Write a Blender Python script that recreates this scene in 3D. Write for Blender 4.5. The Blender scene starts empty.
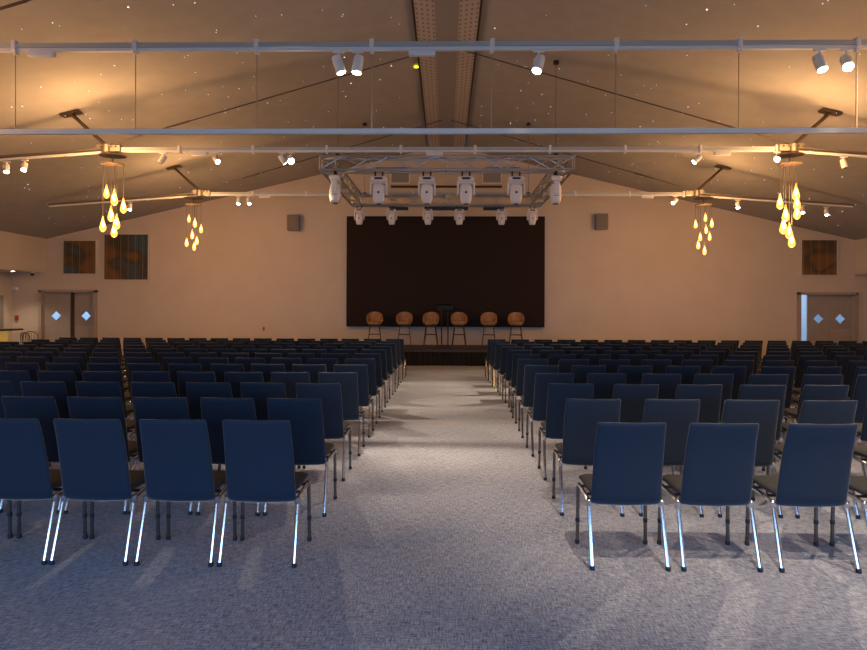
import bpy, math, random
from mathutils import Vector, Matrix
random.seed(7)
scene = bpy.context.scene
COL = scene.collection
PI = math.pi

# ------------------------------------------------------------------ camera, world, exposure
cam_d = bpy.data.cameras.new('camera'); cam = bpy.data.objects.new('camera', cam_d); COL.objects.link(cam)
cam_d.sensor_fit = 'HORIZONTAL'; cam_d.sensor_width = 36.0
cam_d.lens = 650 * 36.0 / 867
cam_d.shift_y = -15 / 867
YAW = math.atan(0.0190)
cam.location = (0, 0, 1.514)
cam.matrix_world = (Matrix.Translation((0, 0, 1.514)) @ Matrix.Rotation(YAW, 4, 'Z')
                    @ Matrix.Rotation(PI / 2, 4, 'X') @ Matrix.Rotation(0.0037, 4, 'Z'))
cam_d.clip_end = 200
scene.camera = cam
w = bpy.data.worlds.new('world'); scene.world = w; w.use_nodes = True
w.node_tree.nodes['Background'].inputs[0].default_value = (0.30, 0.42, 0.62, 1)
w.node_tree.nodes['Background'].inputs[1].default_value = 0.4
vs = scene.view_settings
vs.view_transform = 'Standard'; vs.look = 'None'; vs.gamma = 1.0; vs.use_curve_mapping = False
vs.exposure = 0.0
scene.cycles.max_bounces = 6
scene.cycles.diffuse_bounces = 4
scene.cycles.sample_clamp_indirect = 6.0

def lamp(name, kind, loc, energy, color, parent=None, **kw):
    d = bpy.data.lights.new(name, kind); d.energy = energy; d.color = color
    for k, v in kw.items(): setattr(d, k, v)
    o = bpy.data.objects.new(name, d); COL.objects.link(o); o.location = loc
    if parent: o.parent = parent
    return o
def aim(o, target, frm=None):
    v = Vector(target) - Vector(frm if frm is not None else o.location)
    o.rotation_mode = 'QUATERNION'; o.rotation_quaternion = v.to_track_quat('-Z', 'Y')

WARM = (1.0, 0.76, 0.52); SPOTC = (1.0, 0.78, 0.54); AMBER = (1.0, 0.52, 0.20); DAY = (0.30, 0.56, 1.0)
# daylight through the glazed doors in the wall behind the camera
win = lamp('window_daylight', 'AREA', (0, -2.9, 1.3), 400, DAY, shape='RECTANGLE', size=13.0, size_y=2.0)
win.rotation_euler = (PI / 2 - .50, 0, 0); win.data.spread = 2.0
SPOT_W = 600
PENDANT_W = 165
UPLIGHT_W = 95

# ------------------------------------------------------------------ materials
def mat(name, color, rough=0.6, metal=0.0, emit=None, estr=0.0, spec=None, sheen=0.0):
    m = bpy.data.materials.new(name); m.use_nodes = True
    b = m.node_tree.nodes['Principled BSDF']
    b.inputs['Base Color'].default_value = (*color, 1); b.inputs['Roughness'].default_value = rough
    b.inputs['Metallic'].default_value = metal
    if spec is not None: b.inputs['Specular IOR Level'].default_value = spec
    if sheen:
        b.inputs['Sheen Weight'].default_value = sheen; b.inputs['Sheen Roughness'].default_value = 0.4
    if emit: b.inputs['Emission Color'].default_value = (*emit, 1); b.inputs['Emission Strength'].default_value = estr
    return m
def nodes(m):
    nt = m.node_tree; return nt, nt.nodes, nt.links, nt.nodes['Principled BSDF']
def noisy(m, c1, c2, scale, stretch=(1, 1, 1), detail=4, bump=0.0, bscale=None, rough=0.5, lo=0.3, hi=0.7):
    nt, n, l, b = nodes(m)
    tc = n.new('ShaderNodeTexCoord'); mp = n.new('ShaderNodeMapping'); mp.inputs['Scale'].default_value = stretch
    nz = n.new('ShaderNodeTexNoise'); nz.inputs['Scale'].default_value = scale; nz.inputs['Detail'].default_value = detail
    nz.inputs['Roughness'].default_value = rough
    rp = n.new('ShaderNodeValToRGB'); rp.color_ramp.elements[0].color = (*c1, 1); rp.color_ramp.elements[1].color = (*c2, 1)
    rp.color_ramp.elements[0].position = lo; rp.color_ramp.elements[1].position = hi
    l.new(tc.outputs['Object'], mp.inputs[0]); l.new(mp.outputs[0], nz.inputs['Vector'])
    l.new(nz.outputs['Fac'], rp.inputs[0]); l.new(rp.outputs[0], b.inputs['Base Color'])
    if bump:
        bp = n.new('ShaderNodeBump'); bp.inputs['Strength'].default_value = bump; bp.inputs['Distance'].default_value = 0.002
        nb = n.new('ShaderNodeTexNoise'); nb.inputs['Scale'].default_value = bscale or scale * 4
        l.new(tc.outputs['Object'], nb.inputs['Vector'])
        l.new(nb.outputs['Fac'], bp.inputs['Height']); l.new(bp.outputs[0], b.inputs['Normal'])
    return m

M = {}
M['wall'] = noisy(mat('wall_paint', (.62, .54, .45), .85), (.60, .51, .42), (.64, .55, .455), 1.2, detail=3, bump=.15, bscale=120)
M['wall_side'] = noisy(mat('side_wall_paint', (.62, .56, .5), .85), (.58, .52, .46), (.62, .56, .5), 1.0, bump=.1, bscale=120)
M['ceil'] = noisy(mat('ceiling_fabric', (.5, .46, .43), .9), (.34, .325, .32), (.375, .36, .35), 3.0, detail=5, bump=.3, bscale=60)
M['doorw'] = noisy(mat('door_laminate', (.4, .35, .3), .5), (.36, .31, .265), (.40, .345, .30), 6, stretch=(1, 1, .2))
M['doorf'] = mat('door_frame_paint', (.40, .33, .28), .5)
M['kick'] = mat('kick_plate_metal', (.50, .44, .37), .35, .5)
M['chrome'] = mat('chrome', (.80, .82, .86), .16, 1.0)
M['darkchrome'] = mat('dark_chrome', (.17, .155, .15), .3, 1.0)
M['rubber'] = mat('black_rubber', (.015, .015, .017), .6)
M['white'] = mat('white_powder_coat', (.80, .78, .73), .5)
M['track'] = mat('track_aluminium', (.50, .51, .48), .45, .2)
M['alu'] = mat('truss_aluminium', (.55, .55, .56), .3, .9)
M['steel'] = mat('steel_bracket', (.30, .26, .21), .4, .8)
M['darksteel'] = mat('dark_steel', (.11, .08, .06), .35, .7)
M['cable'] = mat('steel_cable', (.10, .075, .06), .5, .4)
M['head'] = mat('fixture_plastic', (.78, .72, .68), .45)
M['black'] = mat('black_plastic', (.012, .012, .013), .5)
M['screen'] = noisy(mat('led_screen_surface', (.012, .01, .009), .8, spec=.15), (.024, .016, .013), (.029, .019, .015), 40, detail=1)
M['bezel'] = mat('screen_bezel', (.01, .009, .009), .6, spec=.2)
M['skirt'] = mat('black_drape', (.012, .010, .010), .9)
M['stage'] = mat('stage_deck', (.045, .032, .024), .5)
M['leather'] = noisy(mat('tan_leather', (.42, .18, .06), .5), (.30, .14, .05), (.42, .21, .075), 12, bump=.2, bscale=90)
M['wood'] = noisy(mat('dark_wood', (.05, .03, .02), .45), (.035, .02, .013), (.07, .04, .025), 10, stretch=(6, 6, .6))
M['grey'] = mat('grey_panel', (.25, .235, .22), .6)
M['ridge'] = mat('ridge_panel', (.27, .255, .26), .6)
M['speaker'] = noisy(mat('speaker_grille', (.2, .17, .15), .7), (.15, .13, .115), (.24, .205, .18), 160, detail=1)
M['cord'] = mat('lamp_cord', (.03, .02, .012), .6)
M['disc'] = mat('canopy_disc_metal', (.11, .08, .055), .5, .4)
M['navy'] = noisy(mat('navy_fabric', (.0070, .0165, .034), .7, spec=.35, sheen=.42), (.0062, .015, .031), (.008, .0185, .038), 150, detail=2, bump=.35, bscale=900)
M['seat'] = noisy(mat('charcoal_fabric', (.035, .034, .038), .9, spec=.2), (.029, .030, .037), (.038, .039, .046), 150, detail=2, bump=.35, bscale=900)
M['counter'] = mat('bar_worktop', (.04, .028, .022), .4)
M['counterlit'] = mat('bar_front_backlit', (.7, .5, .15), .5, emit=(1, .62, .12), estr=.22)
M['red'] = mat('red_plastic', (.35, .05, .04), .5)
M['lens'] = mat('lamp_lens', (1, 1, 1), .3, emit=(1, .93, .80), estr=28)
M['lens_bright'] = mat('lamp_lens_bright', (1, 1, 1), .3, emit=(1, .95, .88), estr=120)
M['lens_off'] = mat('lamp_lens_off', (.15, .14, .13), .2)
M['bulb'] = mat('bulb_glow', (1, .8, .4), .3, emit=(1, .60, .22), estr=14)
M['star'] = mat('star_point_glow', (1, 1, 1), .3, emit=(.95, .90, .95), estr=1.8)
M['yellow'] = mat('yellow_indicator_glow', (1, 1, .1), .3, emit=(.9, .85, .02), estr=1.6)
M['down'] = mat('downlight_glow', (1, 1, 1), .3, emit=(1, .85, .65), estr=14)
M['corr'] = mat('corridor_paint', (.62, .66, .72), .7)

def glassmat(name, tint, emit=None, estr=0):
    m = bpy.data.materials.new(name); m.use_nodes = True; nt = m.node_tree; n = nt.nodes; l = nt.links
    for x in list(n): n.remove(x)
    out = n.new('ShaderNodeOutputMaterial'); tr = n.new('ShaderNodeBsdfTransparent'); tr.inputs[0].default_value = (*tint, 1)
    gl = n.new('ShaderNodeBsdfGlossy'); gl.inputs['Roughness'].default_value = .05
    fr = n.new('ShaderNodeFresnel'); fr.inputs[0].default_value = 1.45
    mx = n.new('ShaderNodeMixShader'); l.new(fr.outputs[0], mx.inputs[0]); l.new(tr.outputs[0], mx.inputs[1]); l.new(gl.outputs[0], mx.inputs[2])
    last = mx
    if emit:
        em = n.new('ShaderNodeEmission'); em.inputs[0].default_value = (*emit, 1); em.inputs[1].default_value = estr
        ad = n.new('ShaderNodeAddShader'); l.new(mx.outputs[0], ad.inputs[0]); l.new(em.outputs[0], ad.inputs[1]); last = ad
    l.new(last.outputs[0], out.inputs[0]); return m
M['pane'] = glassmat('door_glass', (.82, .90, .95))
M['amberglass'] = glassmat('amber_glass', (1.0, .74, .36), (1.0, .42, .07), 1.0)

# carpet: woven heather, streaks both ways
def carpet():
    m = mat('heathered_carpet', (.3, .29, .3), .95, sheen=.15); nt, n, l, b = nodes(m)
    tc = n.new('ShaderNodeTexCoord')
    def nz(scale, st, det=2):
        mp = n.new('ShaderNodeMapping'); mp.inputs['Scale'].default_value = st
        x = n.new('ShaderNodeTexNoise'); x.inputs['Scale'].default_value = scale; x.inputs['Detail'].default_value = det
        l.new(tc.outputs['Object'], mp.inputs[0]); l.new(mp.outputs[0], x.inputs['Vector']); return x.outputs['Fac']
    def add(a, c, k=1.0):
        x = n.new('ShaderNodeMath'); x.operation = 'MULTIPLY_ADD'; l.new(c, x.inputs[0]); x.inputs[1].default_value = k; l.new(a, x.inputs[2]); return x.outputs[0]
    a = nz(40, (.45, 3.2, 1)); c = nz(40, (3.2, .45, 1)); d = nz(130, (1, 1, 1)); e = nz(.7, (1, 1, 1), 3)
    s = add(add(add(a, c), d, .6), e, .35)
    mr = n.new('ShaderNodeMapRange'); mr.inputs['From Min'].default_value = 1.12; mr.inputs['From Max'].default_value = 1.82
    l.new(s, mr.inputs['Value'])
    rp = n.new('ShaderNodeValToRGB'); rp.color_ramp.elements[0].color = (.060, .068, .112, 1); rp.color_ramp.elements[1].color = (.50, .52, .61, 1)
    l.new(mr.outputs[0], rp.inputs[0]); l.new(rp.outputs[0], b.inputs['Base Color'])
    bp = n.new('ShaderNodeBump'); bp.inputs['Strength'].default_value = .4; bp.inputs['Distance'].default_value = .004
    l.new(s, bp.inputs['Height']); l.new(bp.outputs[0], b.inputs['Normal'])
    return m
M['carpet'] = carpet()
# perforated ridge lining
def perforated():
    m = mat('perforated_lining', (.6, .52, .47), .7); nt, n, l, b = nodes(m)
    tc = n.new('ShaderNodeTexCoord'); sp = n.new('ShaderNodeSeparateXYZ'); l.new(tc.outputs['Object'], sp.inputs[0])
    def cell(o, s):
        x = n.new('ShaderNodeMath'); x.operation = 'MULTIPLY'; x.inputs[1].default_value = s; l.new(o, x.inputs[0])
        y = n.new('ShaderNodeMath'); y.operation = 'FRACT'; l.new(x.outputs[0], y.inputs[0])
        z = n.new('ShaderNodeMath'); z.operation = 'SUBTRACT'; z.inputs[1].default_value = .5; l.new(y.outputs[0], z.inputs[0])
        q = n.new('ShaderNodeMath'); q.operation = 'MULTIPLY'; l.new(z.outputs[0], q.inputs[0]); l.new(z.outputs[0], q.inputs[1]); return q.outputs[0]
    s = n.new('ShaderNodeMath'); s.operation = 'ADD'; l.new(cell(sp.outputs[0], 11.0), s.inputs[0]); l.new(cell(sp.outputs[1], 6.0), s.inputs[1])
    t = n.new('ShaderNodeMath'); t.operation = 'LESS_THAN'; t.inputs[1].default_value = .05; l.new(s.outputs[0], t.inputs[0])
    mx = n.new('ShaderNodeMix'); mx.data_type = 'RGBA'; l.new(t.outputs[0], mx.inputs['Factor'])
    mx.inputs['A'].default_value = (.44, .39, .37, 1); mx.inputs['B'].default_value = (.20, .175, .165, 1)
    l.new(mx.outputs['Result'], b.inputs['Base Color']); return m
M['perf'] = perforated()
# iridescent slatted art panels: bands of rust and slate blue
def slatmat(name, seed, amount):
    m = mat(name, (.1, .06, .03), .35, .3); nt, n, l, b = nodes(m)
    tc = n.new('ShaderNodeTexCoord'); mp = n.new('ShaderNodeMapping'); mp.inputs['Location'].default_value = (seed, 0, seed * 2)
    mp.inputs['Scale'].default_value = (.7, 1, 1.1)
    nz = n.new('ShaderNodeTexNoise'); nz.inputs['Scale'].default_value = 1.3; nz.inputs['Detail'].default_value = 1
    rp = n.new('ShaderNodeValToRGB'); e = rp.color_ramp.elements
    e[0].position = .42; e[0].color = (.24, .12, .04, 1); e[1].position = .60; e[1].color = (.22 - .14 * amount, .11 + .01 * amount, .04 + .10 * amount, 1)
    k = e.new(.5); k.color = (.10, .075, .045, 1)
    l.new(tc.outputs['Object'], mp.inputs[0]); l.new(mp.outputs[0], nz.inputs['Vector']); l.new(nz.outputs['Fac'], rp.inputs[0]); l.new(rp.outputs[0], b.inputs['Base Color'])
    return m
M['slat_a'] = slatmat('slat_panel_small', 3.1, 1); M['slat_b'] = slatmat('slat_panel_large', 7.7, 1); M['slat_c'] = slatmat('slat_panel_brown', 1.3, .0)

# ------------------------------------------------------------------ mesh building
class MB:
    def __init__(s): s.v = []; s.f = []
    def add(s, vs_, fs):
        o = len(s.v); s.v += [Vector(p) for p in vs_]; s.f += [tuple(i + o for i in f) for f in fs]; return s
    def box(s, c, d, rot=None, bev=0.0):
        hx, hy, hz = d[0] / 2, d[1] / 2, d[2] / 2; c = Vector(c)
        if bev <= 0:
            P = [Vector((x * hx, y * hy, z * hz)) for z in (-1, 1) for y in (-1, 1) for x in (-1, 1)]
            F = [(0, 2, 3, 1), (4, 5, 7, 6), (0, 1, 5, 4), (2, 6, 7, 3), (0, 4, 6, 2), (1, 3, 7, 5)]
        else:
            b_ = min(bev, hx * .9, hy * .9, hz * .9); P = []; F = []
            rings = []
            for z, ins in ((-hz, b_), (-hz + b_, 0), (hz - b_, 0), (hz, b_)):
                x, y = hx - ins, hy - ins; q = b_ if ins == 0 else b_ * .5
                ring = [(x - q, -y), (x, -y + q), (x, y - q), (x - q, y), (-x + q, y), (-x, y - q), (-x, -y + q), (-x + q, -y)]
                rings.append(len(P)); P += [Vector((a, b2, z)) for a, b2 in ring]
            for r in range(3):
                for i in range(8):
                    j = (i + 1) % 8; F.append((rings[r] + i, rings[r] + j, rings[r + 1] + j, rings[r + 1] + i))
            F.append(tuple(reversed(range(8)))); F.append(tuple(rings[3] + i for i in range(8)))
        if rot is not None: P = [rot @ p for p in P]
        return s.add([p + c for p in P], F)
    def tube(s, pts, r, n=10, cap=True, r2=None):
        pts = [Vector(p) for p in pts]; k = len(pts); P = []; F = []
        t0 = (pts[1] - pts[0]).normalized(); u = t0.orthogonal().normalized()
        for i, p in enumerate(pts):
            t = (pts[min(i + 1, k - 1)] - pts[max(i - 1, 0)]).normalized()
            u = (u - t * u.dot(t)).normalized(); v = t.cross(u)
            rr = r if r2 is None else r + (r2 - r) * i / (k - 1)
            P += [p + (u * math.cos(2 * PI * a / n) + v * math.sin(2 * PI * a / n)) * rr for a in range(n)]
        for i in range(k - 1):
            for a in range(n):
                b = (a + 1) % n; F.append((i * n + a, i * n + b, (i + 1) * n + b, (i + 1) * n + a))
        if cap: F.append(tuple(reversed(range(n)))); F.append(tuple((k - 1) * n + a for a in range(n)))
        return s.add(P, F)
    def lathe(s, prof, c=(0, 0, 0), n=20, rot=None):
        P = []; F = []; c = Vector(c); k = len(prof)
        for r, z in prof: P += [Vector((max(r, 1e-4) * math.cos(2 * PI * a / n), max(r, 1e-4) * math.sin(2 * PI * a / n), z)) for a in range(n)]
        for i in range(k - 1):
            for a in range(n):
                b = (a + 1) % n; F.append((i * n + a, i * n + b, (i + 1) * n + b, (i + 1) * n + a))
        F.append(tuple(reversed(range(n)))); F.append(tuple((k - 1) * n + a for a in range(n)))
        if rot is not None: P = [rot @ p for p in P]
        return s.add([p + c for p in P], F)
    def slab(s, path, widths, thick, n=24, ex=5.0, curve=0.0):
        """padded panel: superellipse sections (width along x) swept along a path in the yz plane"""
        pts = [Vector((0, y, z)) for y, z in path]; k = len(pts); P = []; F = []
        for i, p in enumerate(pts):
            t = (pts[min(i + 1, k - 1)] - pts[max(i - 1, 0)]).normalized(); nrm = Vector((0, -t.z, t.y))
            for a in range(n):
                q = 2 * PI * a / n; cx_, sx = math.cos(q), math.sin(q)
                ux = math.copysign(abs(cx_) ** (2 / ex), cx_); uy = math.copysign(abs(sx) ** (2 / 2.4), sx)
                x = ux * widths[i] / 2
                P.append(p + Vector((x, 0, 0)) + nrm * (uy * thick[i] / 2 + curve * (2 * x / max(widths)) ** 2))
        for i in range(k - 1):
            for a in range(n):
                b = (a + 1) % n; F.append((i * n + a, i * n + b, (i + 1) * n + b, (i + 1) * n + a))
        F.append(tuple(reversed(range(n)))); F.append(tuple((k - 1) * n + a for a in range(n)))
        return s.add(P, F)
    def prism(s, poly, y0, y1):
        k = len(poly); P = [(x, y0, z) for x, z in poly] + [(x, y1, z) for x, z in poly]
        return s.add(P, [tuple(range(k)), tuple(reversed(range(k, 2 * k)))] + [(i, i + k, (i + 1) % k + k, (i + 1) % k) for i in range(k)])
    def mesh(s, name, m, ang=35):
        import bmesh
        me = bpy.data.meshes.new(name); me.from_pydata([tuple(p) for p in s.v], [], s.f); me.update()
        bm = bmesh.new(); bm.from_mesh(me); bmesh.ops.recalc_face_normals(bm, faces=bm.faces); bm.to_mesh(me); bm.free()
        me.shade_smooth(); me.set_sharp_from_angle(angle=math.radians(ang)); me.materials.append(M[m]); return me
    def build(s, name, m, parent=None, ang=35):
        o = bpy.data.objects.new(name, s.mesh(name, m, ang)); COL.objects.link(o)
        if parent is not None: o.parent = parent
        return o
def tag(o, label=None, cat=None, group=None, kind=None):
    if label: o['label'] = label
    if cat: o['category'] = cat
    if group: o['group'] = group
    if kind: o['kind'] = kind
    return o
def empty(name, loc, label=None, cat=None, group=None, rz=0):
    o = bpy.data.objects.new(name, None); COL.objects.link(o); o.location = loc; o.rotation_euler = (0, 0, rz)
    o.empty_display_size = .1
    return tag(o, label, cat, group)
def struct(o): o['kind'] = 'structure'; return o
def copy_tree(o, parent=None):
    c = o.copy(); COL.objects.link(c)
    if parent is not None: c.parent = parent
    for ch in list(o.children): copy_tree(ch, c)
    return c
def bx(name, c, d, m, parent=None, bev=0.0): return MB().box(c, d, bev=bev).build(name, m, parent)

# ------------------------------------------------------------------ the room
RIDGE, SLOPE, EAVE_X, WALL_X, BACK, FRONT = 6.60, .2345, 12.42, 13.5, 20.0, -2.6
SOFFIT = 2.62
def cz(x): return RIDGE - SLOPE * abs(x)
def cb(x, y): return cz(x) + .24 * math.sin(PI * min(abs(x), EAVE_X) / EAVE_X) * min(1, max(0, (BACK - y) / 2.6))   # the fabric domes a little between ridge and eaves
FRAMES = [2.65, 7.3, 12.0, 16.6]
struct(bx('floor', (0, 8.7, -.05), (27.4, 23.0, .1), 'carpet'))
# ceiling fabric, gently sagging between the frames, with a stitched seam at each frame
def ceiling(side):
    ys = []; seams = [FRONT - .2] + FRAMES + [BACK + .1]
    for a, b in zip(seams, seams[1:]): ys += [a + (b - a) * i / 12 for i in range(12)]
    ys.append(BACK + .1); xs = [.56 + (EAVE_X + .15 - .56) * i / 24 for i in range(25)]; P = []; F = []
    for y in ys:
        a = max(q for q in seams if q <= y + 1e-6); b = min([q for q in seams if q > y + 1e-6] or [a + 1])
        t = (y - a) / (b - a); sag = .05 * (4 * t * (1 - t)) ** .6
        for x in xs: P.append((side * x, y, cb(x, y) - sag * math.sin(PI * (x - .5) / 12.2) ** .5 - .0 if .5 < x < 12.6 else cz(x)))
    n = len(xs)
    for i in range(len(ys) - 1):
        for j in range(n - 1): F.append((i * n + j, i * n + j + 1, (i + 1) * n + j + 1, (i + 1) * n + j))
    m = MB().add(P, F); k = len(P)
    m.add([(x, y, z + .12) for x, y, z in P], [tuple(reversed(f)) for f in F])
    o = m.build('ceiling', 'ceil', ang=60); return struct(o)
ceiling(-1); ceiling(1)
# roof skin above everything keeps the daylight out
struct(MB().prism([(-13.8, 4.15), (0, 7.35), (13.8, 4.15), (13.8, 4.25), (0, 7.45), (-13.8, 4.25)], FRONT - .2, BACK + .3).build('roof', 'grey'))
# ridge lining: grey centre strip with perforated shoulders
rl = MB()
rl.add([(-.20, FRONT, 6.38), (.20, FRONT, 6.38), (.20, BACK, 6.38), (-.20, BACK, 6.38)], [(0, 1, 2, 3)])
rl.add([(-.20, FRONT, 6.42), (.20, FRONT, 6.42), (.20, BACK, 6.42), (-.20, BACK, 6.42)], [(3, 2, 1, 0)])
struct(rl.build('trim_1', 'ridge'))
for i, s in enumerate((-1, 1)):
    m = MB().prism([(s * .20, 6.38), (s * .53, 6.43), (s * .53, 6.45), (s * .20, 6.40)], FRONT, BACK); struct(m.build('trim_%d' % (i + 2), 'perf'))
    m = MB().box((s * .555, 8.7, 6.45), (.03, 22.6, .03)); struct(m.build('trim_%d' % (i + 4), 'wood'))
# back wall with two door openings
DL, DR, DH = (-12.62, -10.84), (10.70, 12.48), 2.08
wb = MB()
def wcell(x0, x1, z0, z1): wb.box(((x0 + x1) / 2, BACK + .1, (z0 + z1) / 2), (x1 - x0, .2, z1 - z0))
wcell(-13.7, DL[0], 0, DH); wcell(DL[1], DR[0], 0, DH); wcell(DR[1], 13.7, 0, DH); wcell(-13.7, 13.7, DH, 3.5)
wb.prism([(-13.7, 3.5), (13.7, 3.5), (12.8, cz(12.8) + .12), (0, RIDGE + .12), (-12.8, cz(12.8) + .12)], BACK, BACK + .2)
struct(wb.build('wall_back', 'wall'))
for s, nm in ((-1, 'left'), (1, 'right')):
    struct(bx('wall_' + nm, (s * (WALL_X + .1), 8.7, 1.9), (.2, 23.0, 3.8), 'wall_side'))
    # bulkhead above the low side aisle
    m = MB().box((s * (EAVE_X + .06), 8.7, (SOFFIT + 3.85) / 2), (.12, 22.6, 3.85 - SOFFIT))
    m.box((s * (EAVE_X + WALL_X) / 2, 8.7, SOFFIT + .04), (WALL_X - EAVE_X, 22.6, .08)); struct(m.build('trim_' + ('6' if s < 0 else '7'), 'wall_side'))
# baseboard on the back wall
m = MB().box(((DL[1] + DR[0]) / 2, BACK - .01, .05), (DR[0] - DL[1] - .2, .02, .10)); struct(m.build('baseboard_back', 'doorf'))
# wall behind the camera, with its wide glazed opening
wf = MB(); y = FRONT - .1
for x0, x1, z0, z1 in ((-13.7, -6.6, 0, 3.2), (6.6, 13.7, 0, 3.2), (-6.6, 6.6, 0, .4), (-6.6, 6.6, 3.1, 3.2)):
    wf.box(((x0 + x1) / 2, y, (z0 + z1) / 2), (x1 - x0, .2, z1 - z0))
wf.prism([(-13.7, 3.2), (13.7, 3.2), (13.7, 3.6), (0, RIDGE + .2), (-13.7, 3.6)], y - .1, y + .1)
struct(wf.build('wall_front', 'wall'))
wn = MB()
for i in range(7): wn.box((-6.6 + i * 2.2, y, 1.75), (.08, .1, 2.7))
wn.box((0, y, .44), (13.2, .1, .08)); wn.box((0, y, 3.06), (13.2, .1, .08))
struct(wn.build('window_1', 'white'))
win.location.y = y - .5
# corridors beyond the two doorways
for s, (a, b) in ((-1, DL), (1, DR)):
    m = MB(); c = (a + b) / 2
    m.box((c, 22.6, 1.2), (3.4, .1, 2.6)); m.box((c - 1.65, 21.4, 1.2), (.1, 2.4, 2.6)); m.box((c + 1.65, 21.4, 1.2), (.1, 2.4, 2.6))
    m.box((c, 21.4, 2.5), (3.4, 2.4, .1)); m.box((c, 21.4, -.05), (3.4, 2.4, .1))
    struct(m.build('wall_corridor_' + ('left' if s < 0 else 'right'), 'corr'))
    L = lamp('corridor_daylight', 'AREA', (c - .3, 21.6, 2.42), 40 if s > 0 else 60, (.58, .78, 1.0), shape='RECTANGLE', size=2.2, size_y=1.0)

# ------------------------------------------------------------------ doors
def leaf(wd, h, t, dc, dr):
    """door leaf with a diamond light; local x 0..wd, y 0..t, z 0..h"""
    cx_, cz_ = dc; O = [(0, 0), (wd, 0), (wd, h), (0, h)]; D = [(cx_, cz_ - dr), (cx_ + dr, cz_), (cx_, cz_ + dr), (cx_ - dr, cz_)]
    mids = [(wd / 2, 0), (wd, cz_), (wd / 2, h), (0, cz_)]
    ring = [O[0], mids[0], O[1], mids[1], O[2], mids[2], O[3], mids[3]]
    P = [(x, 0, z) for x, z in ring + D] + [(x, t, z) for x, z in ring + D]; F = []
    q = [(0, 1, 8, 11, 7), (1, 2, 3, 9, 8), (3, 4, 5, 10, 9), (5, 6, 7, 11, 10)]
    for f in q: F.append(f); F.append(tuple(i + 12 for i in reversed(f)))
    for i in range(8): F.append((i, (i + 1) % 8, (i + 1) % 8 + 12, i + 12))
    for i in range(4): F.append((8 + i, 8 + (i + 1) % 4, 20 + (i + 1) % 4, 20 + i))
    return MB().add(P, F)
def door_leaf(parent, x, y, wd, kick, cz_=1.28, rz=0):
    o = leaf(wd, 2.05, .045, (wd * .5, cz_), .165).build('door_leaf', 'doorw', parent, ang=20); o.location = (x, y, .01); o.rotation_euler = (0, 0, rz)
    D = [(wd * .5, cz_ - .165), (wd * .5 + .165, cz_), (wd * .5, cz_ + .165), (wd * .5 - .165, cz_)]
    MB().prism(D, .018, .026).build('diamond_pane', 'pane', o)
    # raised bead round the diamond
    m = MB()
    for i in range(4):
        a, b = D[i], D[(i + 1) % 4]; m.tube([(a[0], -.004, a[1]), (b[0], -.004, b[1])], .012, 6)
    m.build('pane_bead', 'doorf', o)
    if kick: bx('kick_plate', (wd / 2, -.004, .50), (wd - .06, .006, .94), 'kick', o)
    return o
def doorset(name, a, b):
    r = empty(name, ((a + b) / 2, BACK, 0)); r['kind'] = 'structure'; W = (b - a) / 2
    m = MB()
    for s in (-1, 1): m.box((s * (W - .03), .06, DH / 2), (.09, .30, DH))
    m.box((0, .06, DH - .02), (2 * W + .03, .30, .08))
    m.build('door_frame', 'doorf', r); return r, W
d1, W = doorset('door_1', *DL)
door_leaf(d1, -W + .02, .06, .885, False)
door_leaf(d1, .10, .12, .76, True)
bx('meeting_stile', (.05, .10, 1.03), (.12, .05, 2.05), 'wood', d1)
bx('meeting_stile', (.86, .14, 1.03), (.06, .05, 2.05), 'doorf', d1)
bx('head_stop', (0, .19, 2.03), (1.76, .05, .08), 'doorf', d1)
d2, W = doorset('door_2', *DR)
door_leaf(d2, -.53, .10, .66, False)
door_leaf(d2, .14, .12, .66, True)
bx('meeting_stile', (.845, .14, 1.03), (.06, .05, 2.05), 'wood', d2)
bx('head_stop', (0.2, .19, 2.03), (1.36, .05, .08), 'doorf', d2)
# ------------------------------------------------------------------ screen and things on the back wall
sc = empty('led_screen', (-.02, BACK - .12, 2.69), 'large black video wall hung on the back wall above the stage', 'screen')
bx('screen_casing', (0, .05, 0), (6.06, .11, 3.38), 'bezel', sc)
bx('display', (0, -.012, 0), (5.98, .014, 3.30), 'screen', sc)
for x, z, wd, lab in ((-4.68, 4.17, .36, 'grey wall speaker left of the black screen'), (4.72, 4.21, .36, 'grey wall speaker right of the black screen')):
    r = empty('wall_speaker', (x, BACK - .02, z), lab, 'speaker', 'grey speakers on the back wall')
    s = -1 if x < 0 else 1
    bx('speaker_cabinet', (0, -.13, 0), (wd, .22, .48), 'grey', r, .015)
    bx('speaker_grille', (0, -.246, 0), (wd - .04, .012, .44), 'speaker', r)
    bx('wall_bracket', (0, -.005, 0), (.10, .05, .14), 'black', r)
def art(x0, x1, z0, z1, m, label, nslat):
    r = empty('slatted_wall_panel', ((x0 + x1) / 2, BACK - .005, (z0 + z1) / 2), label, 'wall panel', 'slatted panels high on the back wall'); Wd, H = x1 - x0, z1 - z0
    f = MB()
    for s in (-1, 1): f.box((s * (Wd / 2 + .015), -.03, 0), (.035, .07, H + .06)); f.box((0, -.03, s * (H / 2 + .015)), (Wd, .07, .035))
    f.build('frame', 'wall_side', r)
    b = MB().box((0, -.012, 0), (Wd, .01, H)); st = Wd / nslat
    for i in range(nslat):
        rot = Matrix.Rotation(.10 * (1 if i % 2 else -1), 3, 'Z'); b.box((-Wd / 2 + st * (i + .5), -.026, 0), (st * .86, .010, H - .01), rot)
    b.build('slats', m, r)
    w_ = MB()
    for i in range(1, nslat, 4): w_.box((-Wd / 2 + st * i, -.04, 0), (.008, .008, H - .01))
    w_.build('edge_strips', 'grey', r)
art(-11.88, -10.86, 2.60, 3.62, 'slat_a', 'smaller iridescent slatted panel left of the larger one above left doors', 18)
art(-10.60, -9.22, 2.42, 3.82, 'slat_b', 'large iridescent blue and rust slatted panel right of the smaller one', 24)
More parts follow.
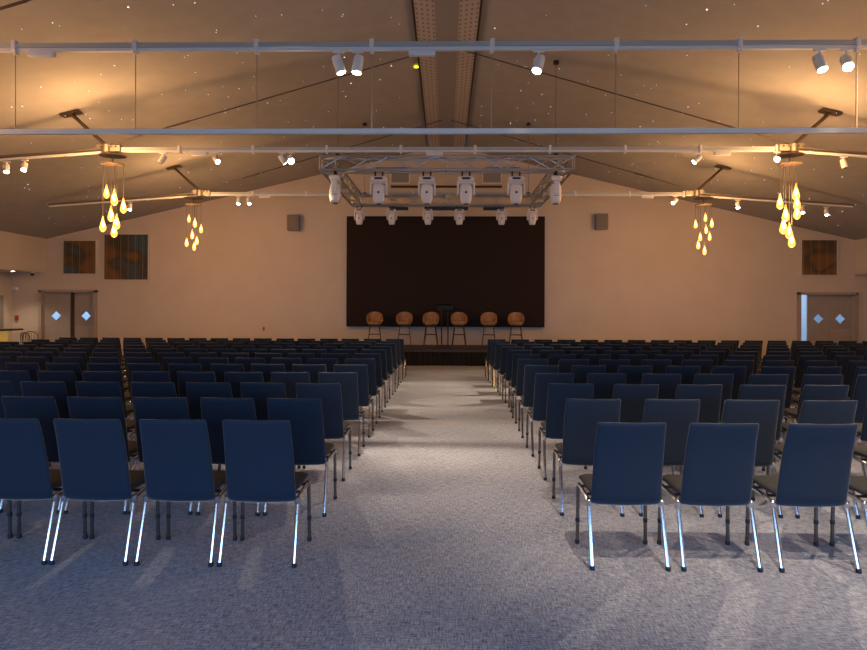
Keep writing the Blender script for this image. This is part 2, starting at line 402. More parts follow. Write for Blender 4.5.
art(10.80, 11.86, 2.62, 3.68, 'slat_c', 'brown slatted panel high on the back wall above right doors', 18)
# pale panels and rail under the ridge on the back wall
for x, lab in ((-1.42, 'pale square air panel high on back wall, left one above screen'), (1.40, 'pale square air panel high on back wall, right one above screen')):
    r = empty('air_vent_panel', (x, BACK, 5.57), lab, 'vent', 'pale panels above the screen')
    bx('panel_frame', (0, -.02, 0), (.60, .04, .34), 'white', r); bx('panel_face', (0, -.045, 0), (.54, .012, .28), 'ridge', r)
tag(bx('wall_rail', (0, BACK - .04, 5.30), (3.4, .08, .06), 'wood'), 'dark brown rail on back wall under the two pale panels', 'rail')
tag(MB().lathe([(.02, 0), (.035, .01), (.035, .09), (.015, .12)], (-5.62, BACK - .045, .86), 10).build('wall_fitting', 'leather'), 'tiny brown fitting low on the back wall left of stage', 'fitting')
# left corner: call point, sign, camera, bar counter
tag(bx('call_point', (-13.35, BACK - .03, 1.22), (.09, .05, .16), 'red'), 'small red call point on the wall in the far left corner', 'call point')
tag(bx('exit_light_box', (-13.38, BACK - .07, 2.13), (.16, .12, .10), 'white', bev=.01), 'small white emergency light box in the far left corner', 'light box')
for x, lab in ((-12.49, 'small dome camera under the left soffit near the doors'), (12.50, 'small dome camera under the right soffit near the doors')):
    r = empty('security_camera', (x, 19.4, SOFFIT), lab, 'security camera', 'dome cameras under the soffits')
    MB().lathe([(.06, 0), (.06, -.03), (.05, -.04)], n=14).build('mount', 'white', r)
    MB().lathe([(.05, -.04), (.055, -.07), (.04, -.11), (.0, -.125)], n=14).build('camera_dome', 'black', r)
r = empty('downlight', (-12.75, 18.9, SOFFIT), 'round recessed downlight glowing in the left soffit', 'downlight')
MB().lathe([(.085, 0), (.085, -.008), (.06, -.01)], n=18).build('trim_ring', 'white', r); MB().lathe([(.055, -.006), (.055, -.012)], n=18).build('lens', 'down', r)
lamp('downlight_beam', 'SPOT', (0, 0, -.05), 60, WARM, r, spot_size=1.9, spot_blend=.6, shadow_soft_size=.05)
r = empty('bar_counter', (-13.12, 18.95, 0), 'backlit bar counter with dark top at the far left edge', 'bar counter')
bx('worktop', (.0, 0, .885), (.72, .9, .05), 'counter', r); bx('lit_front', (-.19, 0, .43), (.28, .74, .86), 'counterlit', r)
m = MB().box((-WALL_X + .02, 19.1, 1.42), (.02, .9, .98)); tag(m.build('serving_hatch', 'grey'), 'grey serving hatch above the bar at left edge', 'hatch')
# chrome arch-back chairs by the doors
def arch_chair(x, y, rz, label):
    r = empty('arch_back_chair', (x, y, 0), label, 'chair', 'arch-backed metal chairs in the far corners', rz)
    arc = [(.20 * math.cos(PI * t), -.2 - .03 * math.sin(PI * t), .70 + .13 * math.sin(PI * t)) for t in [i / 10 for i in range(11)]]
    MB().tube([(.20, -.18, .44)] + arc + [(-.20, -.18, .44)], .013, 8).build('back_frame', 'darksteel', r)
    m = MB()
    for k in (-.11, -.04, .04, .11): m.tube([(k, -.19, .45), (k, -.225, .80)], .007, 6)
    m.build('back_spindles', 'darksteel', r)
    MB().lathe([(.19, .43), (.205, .44), (.205, .465), (.18, .475)], n=18).build('seat', 'black', r)
    for a in (-1, 1):
        for b in (-1, 1): MB().tube([(a * .15, b * .15, .43), (a * .20, b * .20, 0)], .012, 8).build('leg', 'darksteel', r)
arch_chair(-12.42, 19.30, .3, 'metal arch-backed chair left of the left doors, nearer the corner')
arch_chair(-12.05, 18.70, -.4, 'metal arch-backed chair beside another, against left door frame')
arch_chair(12.40, 19.30, .2, 'metal arch-backed chair at the right edge beside right doors')

# ------------------------------------------------------------------ stage
r = empty('stage', (0, 17.6, 0), 'low black stage with pleated black skirt below the screen', 'stage')
SX = 3.35; SH = .445
bx('stage_deck', (0, 1.19, SH - .03), (2 * SX, 2.38, .06), 'stage', r)
bx('front_edge', (0, -.004, SH - .035), (2 * SX, .02, .07), 'wood', r)
bx('frame_body', (0, 1.2, .19), (2 * SX - .1, 2.2, .38), 'black', r)
P = []; F = []; n = 400
for i in range(n + 1):
    x = -SX + 2 * SX * i / n; yy = .03 + .018 * math.sin(i * 2 * PI / 8) + .006 * math.sin(i * 1.7); P += [(x, yy, .005), (x, yy, SH - .072)]
F = [(2 * i, 2 * i + 2, 2 * i + 3, 2 * i + 1) for i in range(n)]
P += [(x, y_ + .01, z) for x, y_, z in P]; k = 2 * (n + 1)
F += [(2 * i + 1 + k, 2 * i + 3 + k, 2 * i + 2 + k, 2 * i + k) for i in range(n)]
MB().add(P, F).build('skirt', 'skirt', r, ang=80)

def make_stool(label):
    r = empty('bar_stool', (0, 0, 0), label, 'stool', 'tan bar stools in a row on the stage')
    # wrap-around tub back: local -y faces the audience
    P = []; n = 26; rows = 7
    def pt(i, j, off):
        a = -1.95 + 3.9 * i / n; top = .07 + .28 * max(0, math.cos(a * .92)) ** .55
        t = j / (rows - 1); z = .665 + (top) * t; rad = .20 + .028 * t + off
        return (rad * math.sin(a) * 1.02, rad * math.cos(a) * .92, z + (.0 if j else 0))
    G = [[pt(i, j, .014) for j in range(rows)] for i in range(n + 1)]; H = [[pt(i, j, -.014) for j in range(rows)] for i in range(n + 1)]
    for i in range(n + 1): P += G[i] + H[i]
    idx = lambda i, j, s: i * 2 * rows + s * rows + j; F = []
    for i in range(n):
        for j in range(rows - 1): F += [(idx(i, j, 0), idx(i + 1, j, 0), idx(i + 1, j + 1, 0), idx(i, j + 1, 0)), (idx(i, j, 1), idx(i, j + 1, 1), idx(i + 1, j + 1, 1), idx(i + 1, j, 1))]
        F += [(idx(i, rows - 1, 0), idx(i + 1, rows - 1, 0), idx(i + 1, rows - 1, 1), idx(i, rows - 1, 1)), (idx(i, 0, 0), idx(i, 0, 1), idx(i + 1, 0, 1), idx(i + 1, 0, 0))]
    for i in (0, n):
        for j in range(rows - 1): F.append((idx(i, j, 0), idx(i, j + 1, 0), idx(i, j + 1, 1), idx(i, j, 1)))
    MB().add(P, F).build('backrest', 'leather', r, ang=60)
    MB().lathe([(.15, .63), (.195, .645), (.20, .68), (.19, .715), (.12, .73), (0, .732)], n=24).build('seat', 'leather', r, ang=60)
    MB().lathe([(.12, .605), (.17, .615), (.17, .635)], n=20).build('seat_base', 'wood', r)
    for a in (-1, 1):
        for b in (-1, 1): MB().tube([(a * .13, b * .13, .62), (a * .205, b * .205, 0)], .016, 8, r2=.011).build('leg', 'wood', r)
    m = MB(); q = .164
    for a, b in (((-q, -q), (q, -q)), ((q, -q), (q, q)), ((q, q), (-q, q)), ((-q, q), (-q, -q))): m.tube([(*a, .34), (*b, .34)], .009, 8)
    m.build('footrest', 'wood', r); return r
places = ['leftmost tan bar stool on the stage, farthest from the lectern', 'second tan bar stool from the left end of the stage row',
          'tan bar stool on the stage just left of the slim lectern', 'tan bar stool on the stage just right of the slim lectern',
          'second tan bar stool from the right end of the stage row', 'rightmost tan bar stool on the stage, farthest right of lectern']
st0 = make_stool(places[0])
for i, (x, rz) in enumerate(((-2.12, .12), (-1.235, .06), (-.445, -.05), (.395, .04), (1.28, -.08), (2.085, -.14))):
    o = st0 if i == 0 else copy_tree(st0); o['label'] = places[i]; o.location = (x, 19.35, SH); o.rotation_euler = (0, 0, rz)
r = empty('lectern', (-.03, 19.35, SH), 'slim black lectern on two posts in the middle of the stage', 'lectern')
MB().box((0, 0, 1.17), (.48, .26, .13), Matrix.Rotation(.22, 3, 'X'), .01).build('reading_top', 'black', r)
for s in (-1, 1): MB().tube([(s * .095, .05, .02), (s * .095, .02, 1.13)], .018, 8).build('post', 'black', r)
bx('base', (0, .05, .01), (.36, .34, .02), 'black', r)

# ------------------------------------------------------------------ tension frames with lighting track
HUBX = 6.32; TZ = 4.475
RODX = [-4.903, -3.524, -2.144, -.842, .507, 1.889, 3.25, 4.546, 5.92]
def frame(Yf, label, boxes, low_bar=False, clamps=True):
    r = empty('tension_frame', (0, Yf, 0), label, 'roof frame', 'tension frames across the hall')
    for s in (0,):
        m = MB().box((0, 0, TZ + .018), (2 * HUBX, .07, .05)); m.build('tie_bar', 'track', r)
        m = MB().box((0, 0, TZ - .028), (2 * HUBX, .045, .036)); m.build('lighting_track', 'white', r)
    if clamps:
        XS = RODX if low_bar else [-.842 + 1.372 * q for q in range(-4, 6)]
        for x in XS:
            if abs(x) < HUBX - .3:
                m = MB().box((x, 0, TZ + .02), (.05, .095, .115), bev=.008); m.box((x, 0, TZ - .055), (.035, .06, .045)); m.build('track_clamp', 'white', r)
    for s in (-1, 1):
        hub = MB().lathe([(.05, -.10), (.10, -.09), (.10, .06), (.05, .08)], (s * HUBX, 0, TZ + .03), 16)
        hub.box((s * (HUBX + .12), 0, TZ + .05), (.14, .10, .12), bev=.01); hub.box((s * (HUBX - .16), 0, TZ + .02), (.22, .12, .13), bev=.01)
        for q in range(5): hub.lathe([(.014, -.04), (.014, .04)], (s * (HUBX - .18 + q * .09), -.065, TZ + .05), 8, Matrix.Rotation(PI / 2, 3, 'X'))
        hub.build('hub_joint', 'steel', r)
        ox, oz = 10.25, cz(10.25) + .0
        m = MB()
        for dy in (-.035, .035): m.tube([(s * HUBX, dy, TZ + .03), (s * ox, dy, oz)], .018, 8)
        m.build('outer_tie', 'steel', r)
        d = Vector((s * (ox - HUBX), 0, oz - TZ)); rot = Matrix.Rotation(math.atan2(-(oz - TZ - .0) * s, (ox - HUBX)) , 3, 'Y')
        MB().box((s * (HUBX + ox) / 2, 0, (TZ + oz) / 2 - .04), (d.length, .045, .036), rot).build('outer_track', 'white', r)
        sx = 7.0; sz = cb(sx, Yf) - .05
        m = MB()
        for dy in (-.045, .045): m.tube([(s * HUBX, dy, TZ + .06), (s * sx, dy, sz)], .026, 8)
        m.build('strut', 'darksteel', r)
        MB().box((s * sx, 0, sz + .0), (.36, .16, .03), Matrix.Rotation(s * math.atan(SLOPE), 3, 'Y')).build('ceiling_plate', 'darksteel', r)
        m = MB().tube([(s * HUBX, 0, TZ + .09), (s * .12, 0, 6.36)], .011, 6)
        m.tube([(s * (HUBX - 1.1), 0, TZ + .09 + 1.1 * (6.36 - TZ - .09) / 6.2), (s * (HUBX - 1.55), 0, TZ + .09 + 1.55 * (6.36 - TZ - .09) / 6.2)], .019, 8)
        m.build('tension_cable', 'cable', r)
    for x in boxes: bx('power_box', (x, 0, TZ - .075), (.30, .07, .065), 'white', r, .01)
    if low_bar:
        MB().box((0, 0, 3.52), (13.6, .05, .055)).build('lower_bar', 'white', r)
        for x in RODX:
            mt = 'chrome' if x in (-2.144, -.842, .507, 4.546) else 'steel'
            MB().tube([(x, 0, TZ - .05), (x, 0, 3.54)], .008 if mt == 'chrome' else .005, 8).build('drop_rod', mt, r)
        for s in (-1, 1): MB().tube([(s * 6.75, 0, 3.54), (s * 6.75, 0, 4.42)], .006, 6).build('drop_rod', 'steel', r)
    return r
frame(FRAMES[0], 'roof tension frame nearest and above the camera, out of sight', [-.3])
frame(FRAMES[1], 'nearest visible track frame, with a lower white bar on rods', [-4.60, -.28], True)
frame(FRAMES[2], 'middle roof tension frame with spotlights, in front of the lighting truss', [-4.6, -.22, 5.05])
frame(FRAMES[3], 'farthest roof tension frame, closest to the back wall', [-4.65, -.2, 5.1])

# ------------------------------------------------------------------ track spotlights
def make_spot(x, Yf, target, label, power=1.0, lens='lens', size=1.0, cone=58, zz=None, on=True, color=SPOTC):
    if zz is None:
        zz = TZ - .046 if abs(x) < HUBX else TZ - .06 - (abs(x) - HUBX) * (TZ - cz(10.25) + .03) / (10.25 - HUBX)
    r = empty('track_spotlight', (x, Yf, zz), label, 'spotlight', 'white track spotlights')
    bx('track_adapter', (0, 0, -.012), (.13, .035, .024), 'white', r, .004)
    piv = Vector((0, 0, -.13 * size)); d = (Vector(target) - (Vector((x, Yf, zz)) + piv)).normalized(); rot = d.to_track_quat('-Z', 'Y').to_matrix()
    m = MB().tube([(0, 0, -.02), (0, 0, -.07)], .012, 8); u = rot @ Vector((1, 0, 0))
    m.tube([Vector((0, 0, -.07)), u * .055 * size + Vector((0, 0, -.085)), u * .058 * size + piv], .008, 6); m.build('yoke', 'white', r)
    b = size
    MB().lathe([(.030 * b, .085 * b), (.046 * b, .075 * b), (.050 * b, .03 * b), (.050 * b, -.085 * b), (.044 * b, -.088 * b)], piv, 18, rot).build('lamp_body', 'white', r)
    MB().lathe([(.043 * b, -.086 * b), (.043 * b, -.092 * b), (.02 * b, -.094 * b)], piv, 18, rot).build('lens', lens if on else 'lens_off', r)
    if on and power > 0:
        L = lamp('spot_beam', 'SPOT', piv + d * .105 * b, SPOT_W * power, color, r, spot_size=math.radians(cone), spot_blend=.85, shadow_soft_size=.02)
        L.rotation_mode = 'QUATERNION'; L.rotation_quaternion = d.to_track_quat('-Z', 'Y')
    return r
G0, G1, G2, G3 = FRAMES
# frame overhead (out of view)
make_spot(1.35, G0, (1.75, 4.3, 0), 'spotlight above and behind the camera, aimed at the right block', .65, cone=50)
make_spot(3.6, G0, (3.3, 4.6, 0), 'spotlight above the camera at far right', .5, cone=70)
make_spot(-1.9, G0, (-.1, 8.0, 0), 'spotlight above the camera at left, aimed at the aisle', .5, cone=34)
# first visible frame
make_spot(-1.22, G1, (.3, 7.4, 0), 'left of the paired lit spotlights on the nearest track, tilted right', .8, size=1.15, cone=44)
make_spot(-1.0, G1, (-1.6, 7.0, 0), 'right of the paired lit spotlights on the nearest track, tilted left', .6, size=1.15, cone=46)
make_spot(1.03, G1, (-.2, 6.0, 0), 'single lit spotlight on the nearest track, just right of the aisle', .65, size=1.15, cone=44)
make_spot(4.14, G1, (4.7, 5.6, 0), 'lit spotlight on nearest track at right, left one of pair', .7, size=1.15)
make_spot(4.44, G1, (3.1, 3.6, 0), 'brightest lit spotlight on nearest track, at the right edge', .9, 'lens_bright', size=1.15)
# middle frame
make_spot(-8.22, G2, (-7.2, 10.2, 0), 'lit spotlight at the far left end of middle track', .35)
make_spot(-7.88, G2, (-6.9, 9.0, 0), 'lit spotlight on middle left track, nearer the pendant lamps', .35)
make_spot(-4.28, G2, (-.6, 8.6, 0), 'lit spotlight on middle track between left pendants and bright lamp', 1.7, cone=50)
make_spot(-3.04, G2, (-.2, 13.6, 0), 'small lit spotlight beside the dazzling one on the middle track', .4)
make_spot(-2.88, G2, (-.4, 2.2, .9), 'dazzling spotlight on middle track, aimed toward the camera', 1.0, 'lens_bright', size=1.2, cone=50)
make_spot(-5.28, G2, (-6.3, 11, 2.0), 'unlit spotlight on middle track just right of left pendants', 0, on=False)
make_spot(4.60, G2, (0, 11.8, 0), 'lit spotlight on middle track left of the right pendants', 2.2, cone=46)
make_spot(6.04, G2, (1.9, 2.6, .9), 'bright starry spotlight beside right pendants on the middle track', .8, 'lens_bright', cone=50)
make_spot(7.25, G2, (7.6, 11, 1.0), 'unlit spotlight on the middle track right of right pendants', 0, on=False)
# far frame
make_spot(-5.33, G3, (-5.4, 15.0, 0), 'left of two lit spotlights on the farthest track, left side', .22)
make_spot(-5.07, G3, (-4.0, 15.0, 0), 'right of two lit spotlights on the farthest track, left side', .22)
make_spot(-8.15, G3, (-7.6, 14.6, 0), 'lit spotlight on the farthest track behind left pendants', .22)
make_spot(5.80, G3, (1.0, 14.4, 0), 'lit spotlight on farthest track left of the rear right pendants', .9, cone=45)
make_spot(7.38, G3, (6.8, 14.6, 0), 'first lit spotlight right of the rear right pendants', .22)
make_spot(9.0, G3, (8.4, 14.6, 0), 'lit spotlight on farthest right track, inner one of end pair', .2)
make_spot(9.6, G3, (9.4, 15.2, 0), 'lit spotlight at the outermost end of farthest right track', .2)

# ------------------------------------------------------------------ pendant clusters
LAY = [(-.124, .02, .675, .95), (.055, -.04, .795, 1.15), (.18, .05, .935, 1.05), (-.043, .03, 1.09, 1.1), (.117, -.07, 1.25, 1.05), (-.154, -.05, 1.295, 1.05), (-.005, .07, 1.385, 1.05)]
def drop_profile(s):
    return [(.010 * s, .145 * s), (.013 * s, .115 * s), (.024 * s, .062 * s), (.044 * s, 0), (.055 * s, -.055 * s), (.050 * s, -.092 * s), (.028 * s, -.122 * s), (.0, -.132 * s)]
def pendant(x, Yf, label, lay, drop=0.0, k=1.0, watt=1.0):
    top = TZ - .10
    r = empty('pendant_cluster', (x, Yf, top), label, 'pendant lamp', 'glass drop pendant clusters at the hubs')
    MB().lathe([(.03, .04), (.10, .03), (.23, .0), (.245, -.012), (.20, -.02), (0, -.022)], n=28).build('ceiling_rose', 'disc', r)
    MB().tube([(0, 0, -.02), (0, 0, -.16)], .012, 8).build('stem', 'black', r)
    MB().lathe([(.04, -.155), (.205, -.165), (.21, -.18), (.19, -.186), (0, -.188)], n=28).build('cord_plate', 'disc', r)
    for a, b, z, s in lay:
        z = z + drop; MB().tube([(a, b, -.185), (a, b, -z + .12)], .0035, 6).build('cord', 'cord', r)
        g = MB().lathe(drop_profile(s * k), (a, b, -z), 18).build('glass_drop', 'amberglass', r, ang=80)
        MB().lathe([(.008, .07 * s), (.020 * s, .045 * s), (.029 * s, 0), (.026 * s, -.04 * s), (.008, -.06 * s)], (a, b, -z), 12).build('bulb', 'bulb', g, ang=80)
    MB().tube([(.15 * math.cos(q * PI / 8), .15 * math.sin(q * PI / 8), .035) for q in range(17)], .006, 6).build('rose_ring', 'disc', r)
    lamp('uplight_glow', 'POINT', (0, -.75, .0), UPLIGHT_W * watt, AMBER, r, shadow_soft_size=.5)
    lamp('pendant_glow', 'POINT', (0, -.12, -.70), PENDANT_W * watt * .6, AMBER, r, shadow_soft_size=.2)
    lamp('pendant_glow', 'POINT', (0, -.10, -1.20 - drop), PENDANT_W * watt * .6, AMBER, r, shadow_soft_size=.15)
    return r
LAYR = [(-.17, 0, .86, 1.05), (.137, .03, .685, 1.15), (.105, -.06, .88, 1.1), (.17, .06, 1.03, 1.1), (-.042, .05, 1.07, 1.15), (-.13, -.04, 1.305, 1.15), (.03, .06, 1.39, 1.1), (.013, -.06, 1.56, 1.1)]
LAYB = [(a, b, z - .15, s * .78) for a, b, z, s in LAY]
LAYC = [(-.197, 0, .655, .8), (.06, .03, .483, .8), (.19, -.05, .635, .85), (.09, .06, .785, .8), (.18, .06, .958, .8), (-.095, -.04, .98, .8), (-.11, .05, 1.175, .85), (.03, .0, 1.325, .85)]
pendant(-6.22, G2, 'glowing glass drop pendants at the left hub, middle frame', LAY)
pendant(6.27, G2, 'glowing glass drop pendants at the right hub, middle frame', LAYR)
pendant(-6.50, G3, 'smaller glass drop pendants behind, at left hub of farthest frame', LAYB, watt=.6)
pendant(6.52, G3, 'smaller glass drop pendants behind, at right hub of farthest frame', LAYC, watt=.6)
pendant(-HUBX, G1, 'glass drop pendants left of the view, nearest frame', LAY, watt=.55)
pendant(HUBX, G1, 'glass drop pendants right of the view, nearest frame', LAYR, watt=.55)

# ------------------------------------------------------------------ lighting truss with moving heads
r = empty('lighting_truss', (0, 0, 0), 'rectangular aluminium lighting truss hung above the stage end of hall', 'truss')
TX, TY0, TY1, TZ0, TZ1 = 2.385, 12.3, 16.36, 4.135, 4.405
def truss(p0, p1, name='truss_section', step=.42):
    p0, p1 = Vector(p0), Vector(p1); d = (p1 - p0); L = d.length; t = d / L; side = Vector((0, 0, 1)).cross(t).normalized(); h = .125
    m = MB(); c = [p0 + side * a * h + Vector((0, 0, b * h)) for a, b in ((-1, -1), (1, -1), (1, 1), (-1, 1))]
    ch = MB()
    for q in c: ch.tube([q, q + d], .022, 8)
    root = ch.build(name, 'alu', r); n = max(2, round(L / step)); st = L / n
    for e in range(4):
        a, b = c[e], c[(e + 1) % 4]
        for i in range(n):
            s0, s1 = (a, b) if (i + e) % 2 == 0 else (b, a); m.tube([s0 + t * st * i, s1 + t * st * (i + 1)], .012, 6)
        for q in (0, L / 2, L): m.tube([a + t * q, b + t * q], .014, 6)
    m.build('bracing', 'alu', root)
zc = (TZ0 + TZ1) / 2
truss((-TX + .0, TY0, zc), (TX, TY0, zc)); truss((-TX, TY1, zc), (TX, TY1, zc))
truss((-TX + .13, TY0 + .15, zc), (-TX + .13, TY1 - .15, zc)); truss((TX - .13, TY0 + .15, zc), (TX - .13, TY1 - .15, zc))
for x in (-2.06, 2.06):
    for yy in (TY0, TY1):
        MB().tube([(x, yy, TZ1), (x, yy, cb(x, yy) - .03)], .008, 6).build('suspension_cable', 'steel', r)
        bx('lifting_shackle', (x, yy, TZ1 + .035), (.07, .07, .06), 'black', r)
        MB().lathe([(.05, -.03), (.05, .03)], (x, yy, cb(x, yy) - .05), 10).build('ceiling_anchor', 'black', r)
for x, wd in ((-1.18, .45), (.0, 1.1), (1.18, .5)):
    o = bx('led_batten', (x, TY1 - .02, 4.06), (wd, .10, .07), 'black'); tag(o, {-1.18: 'short black batten light under the rear truss bar, left', .0: 'long black batten light under the rear truss bar, centre', 1.18: 'short black batten light under the rear truss bar, right'}[x], 'light batten', 'black battens on the rear truss bar')
for x, lab in ((-1.0, 'grey banner label wrapped inside front truss bar, left'), (1.05, 'grey banner label wrapped inside front truss bar, right')):
    o = bx('cable_loom', (x, TY0, TZ0 + .05), (.66, .10, .045), 'grey'); tag(o, lab.replace('banner label wrapped', 'cable bundle lying'), 'cable bundle', 'cable bundles in the front truss bar')

def make_head(label):
    r = empty('moving_head_light', (0, 0, 0), label, 'stage light', 'moving head lights on the truss')
    m = MB()
    for s in (-1, 1): m.box((s * .07, 0, -.03), (.03, .05, .10), bev=.006)
    m.build('hook_clamp', 'black', r)
    b = MB().box((0, 0, -.125), (.30, .20, .10), bev=.025).build('base', 'head', r)
    bx('display_slot', (0, -.104, -.122), (.15, .012, .035), 'black', b)
    m = MB()
    for s in (-1, 1): m.box((s * .148, 0, -.30), (.042, .11, .26), bev=.016)
    m.box((0, 0, -.19), (.335, .12, .05), bev=.02); m.build('yoke', 'head', r)
    h = MB().slab([(0, -.215), (0, -.225), (0, -.27), (0, -.36), (0, -.45), (0, -.53), (0, -.572), (0, -.585)], [.12, .18, .235, .245, .235, .205, .175, .12], [.10, .16, .20, .22, .22, .19, .16, .10], n=24, ex=3.0)
    h = h.build('lamp_head', 'head', r, ang=50)
    MB().lathe([(.055, -.587), (.055, -.595), (0, -.596)], n=16).build('front_lens', 'lens_off', h)
    MB().lathe([(.022, 0), (.022, .012), (.012, .016)], (0, -.105, -.385), 12, Matrix.Rotation(PI / 2, 3, 'X')).build('badge', 'black', h)
    m = MB()
    for i in range(4):
        for s in (-1, 1): m.box((s * .124, 0, -.30 - i * .05), (.008, .10, .012))
    m.build('cooling_fins', 'grey', h)
    return r
heads = [(-1.277, TY0 - .0, 0, 0, 1, 'first moving head from the left under the front truss bar'), (-.366, TY0, 0, 0, 1, 'second moving head from the left under the front truss bar'),
         (.371, TY0, 0, 0, 1, 'third moving head from the left under the front truss bar'), (1.315, TY0, 0, 0, 1, 'fourth moving head, rightmost forward-facing under front truss bar'),
         (-2.10, TY0, PI / 2, .10, 1, 'sideways turned moving head at the front left truss corner'), (2.06, TY0, PI / 2, 0, 1, 'sideways turned moving head at the front right truss corner'),
         (-2.19, TY1, 0, 0, .78, 'leftmost small moving head on the rear truss bar'), (-1.37, TY1, 0, 0, .78, 'second small moving head from left, rear truss bar'),
         (-.46, TY1, 0, 0, .78, 'third small moving head from left, rear truss bar'), (.33, TY1, 0, 0, .78, 'third small moving head from right, rear truss bar'),
         (1.39, TY1, 0, 0, .78, 'second small moving head from right, rear truss bar'), (2.16, TY1, 0, 0, .78, 'rightmost small moving head on the rear truss bar')]
h0 = make_head('x')
for i, (x, y_, rz, tilt, s, lab) in enumerate(heads):
    o = h0 if i == 0 else copy_tree(h0); o['label'] = lab; o.location = (x, y_ - (.0 if s == 1 else .0), TZ0 - .025 if s == 1 else TZ0 - .06 ); o.rotation_euler = (0, tilt, rz); o.scale = (s, s, s)
    if s < 1: o.location.z = TZ0 - .02

# ------------------------------------------------------------------ star points in the ceiling fabric
star_me = MB().lathe([(.011, 0), (.011, -.006)], n=6).mesh('star_light', 'star')
ns = 0
for i in range(1400):
    x = random.uniform(.8, 11.5) * random.choice((-1, 1)); y_ = random.uniform(7.8, 19.2)
    u = x / y_
    if abs(u) > .68 or (6.0 - 1.514) / y_ > .60: continue
    if ns >= 290: break
    z = cb(x, y_) - .06
    o = bpy.data.objects.new('star_light', star_me); COL.objects.link(o); o.location = (x, y_, z); k = random.choice((.45, .55, .65, .75, 1.1)); o.scale = (k, k, 1)
    tag(o, 'tiny white star light point set in the ceiling fabric', 'star light', 'star lights scattered over the ceiling'); ns += 1
tag(MB().lathe([(.05, 0), (.05, -.02), (.02, -.03)], (-.62, 13.2, cb(.62, 13.2) - .03), 12).build('indicator_light', 'yellow'), 'small yellow indicator light on ceiling beside the ridge', 'indicator light')

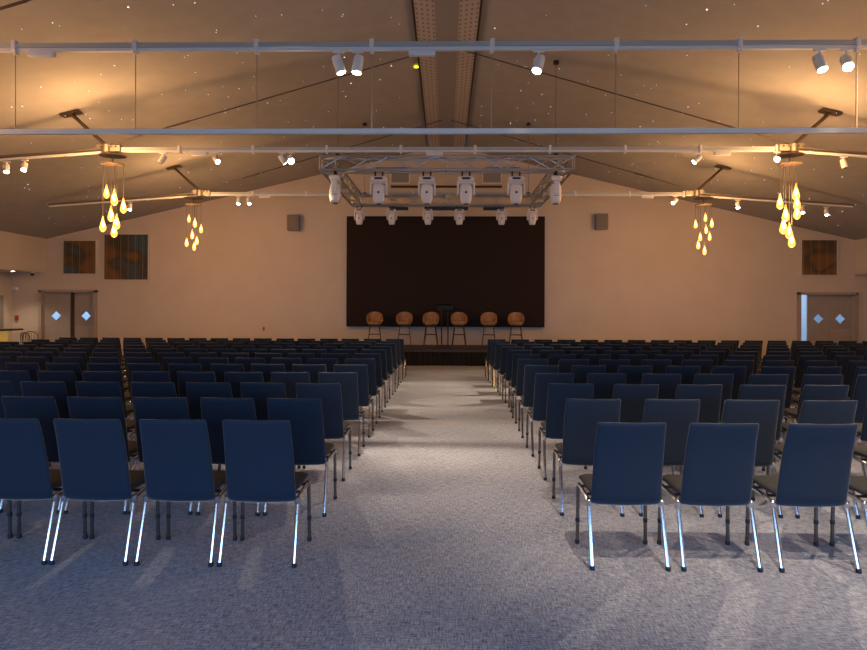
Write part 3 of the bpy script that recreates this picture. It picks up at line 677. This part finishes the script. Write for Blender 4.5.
# ------------------------------------------------------------------ conference chairs
def make_chair():
    r = empty('conference_chair', (0, 0, 0), 'x', 'chair', 'x')
    path = [(.140, .362), (.132, .358), (.112, .358), (.094, .368), (.082, .392), (.072, .44), (.056, .52), (.036, .61), (.014, .70), (-.010, .78), (-.033, .844), (-.038, .857), (-.041, .863), (-.042, .866)]
    wd = [.385, .40, .412, .416, .417, .417, .415, .411, .407, .402, .398, .394, .384, .36]; th = [.012, .022, .030, .034, .034, .034, .034, .032, .030, .028, .026, .022, .014, .006]
    MB().slab(path, wd, th, n=28, ex=9.0, curve=-.010).build('backrest', 'navy', r, ang=50)
    path = [(.125, .415), (.135, .417), (.18, .421), (.26, .425), (.36, .431), (.43, .432), (.462, .424), (.480, .408), (.484, .400)]
    wd = [.36, .395, .415, .42, .42, .418, .41, .395, .37]; th = [.02, .038, .044, .046, .046, .044, .038, .026, .012]
    MB().slab(path, wd, th, n=24, ex=7.0).build('seat', 'seat', r, ang=50)
    for s in (-1, 1):
        lg = MB().tube([(s * .220, .0, .022), (s * .2165, .110, .358)], .0125, 10).build('rear_leg', 'chrome', r)
        MB().lathe([(.014, 0), (.016, .004), (.0150, .022), (.0132, .026)], (s * .2205, -.003, 0), 10).build('foot_glide', 'rubber', lg)
        lg = MB().tube([(s * .220, .432, .022), (s * .2165, .425, .385)], .0115, 10).build('front_leg', 'darkchrome', r)
        MB().lathe([(.013, 0), (.0155, .004), (.0145, .022), (.0125, .026)], (s * .2205, .432, 0), 10).build('foot_glide', 'rubber', lg)
        MB().lathe([(.012, -.014), (.0145, -.011), (.0145, .011), (.012, .014)], (s * .219, .430, .155), 10).build('stacking_collar', 'rubber', lg)
        m = MB().tube([(s * .2165, .110, .356), (s * .2165, .135, .370), (s * .2165, .19, .378), (s * .2165, .30, .386), (s * .2165, .40, .392), (s * .2165, .425, .384)], .0125, 10)
        m.build('side_rail', 'chrome', r)
        m = MB().box((s * .196, .125, .366), (.05, .035, .014), bev=.004); m.lathe([(.017, -.02), (.019, -.014), (.019, .018), (.012, .026)], (s * .2165, .111, .358), 10)
        m.build('link_bracket', 'chrome', r)
    m = MB()
    for yy in (.20, .38): m.tube([(-.21, yy, .386), (.21, yy, .386)], .010, 8)
    m.build('cross_bar', 'darkchrome', r)
    return r
ch0 = make_chair(); used = False
ORD = ['first', 'second', 'third', 'fourth', 'fifth', 'sixth', 'seventh', 'eighth', 'ninth', 'tenth', 'eleventh', 'twelfth', 'thirteenth', 'fourteenth', 'fifteenth', 'sixteenth', 'seventeenth', 'eighteenth']
LP = [1.106, 1.598, 2.105, 2.59, 3.09, 3.58]
LS = [0, 0, .01, 0, .015, .035, .045, .055, .055, .05, .04, .03]
RS = [0, .01, .035, .04, .06, .088, .12, .12, .11, .09, .07, .055]
RPITCH = [.55, .572, .560, .552, .552, .542, .525, .522, .52, .518, .516, .515]
LY = [3.805, 4.75, 5.735]; RY = [3.815, 4.82, 5.80]
while len(LY) < 12: LY.append(LY[-1] + .972); RY.append(RY[-1] + .968)
total = 0
for side in (-1, 1):
    for k in range(12):
        Y = (LY if side < 0 else RY)[k]
        for c in range(18):
            if side < 0: X = -(LP[c] if k == 0 and c < 6 else 1.111 + LS[k] + .4905 * c)
            elif k == 0: X = ([1.080, 1.612, 2.176, 2.72] + [99] * 20)[c]
            else:
                X = 1.08 + RS[k] + RPITCH[k] * c
            lim = 8.6 if side < 0 else 9.6
            if abs(X) > lim: break
            u = 445.7 + (abs(X) - .23) * side * 650 / (Y + .45); u2 = 445.7 + (abs(X) - .23) * side * 650 / Y
            if max(u, u2) < -6 or min(u, u2) > 872: break
            j = random.uniform
            o = ch0 if not used else copy_tree(ch0); used = True
            o.location = (X + j(-.008, .008) * min(k, 1), Y + j(-.012, .012) * min(k, 1), 0); o.rotation_euler = (0, 0, j(-.02, .02) * (min(k, 1) + .2))
            b = 'left' if side < 0 else 'right'
            o['label'] = 'navy chair on chrome legs, row %s from camera, %s from aisle, %s block' % (ORD[k].replace('first', 'one').replace('second', 'two') if k < 2 else str(k + 1), ORD[c], b)
            o['group'] = 'navy conference chairs in the %s seating block' % b
            total += 1
print('chairs', total, 'stars', ns)
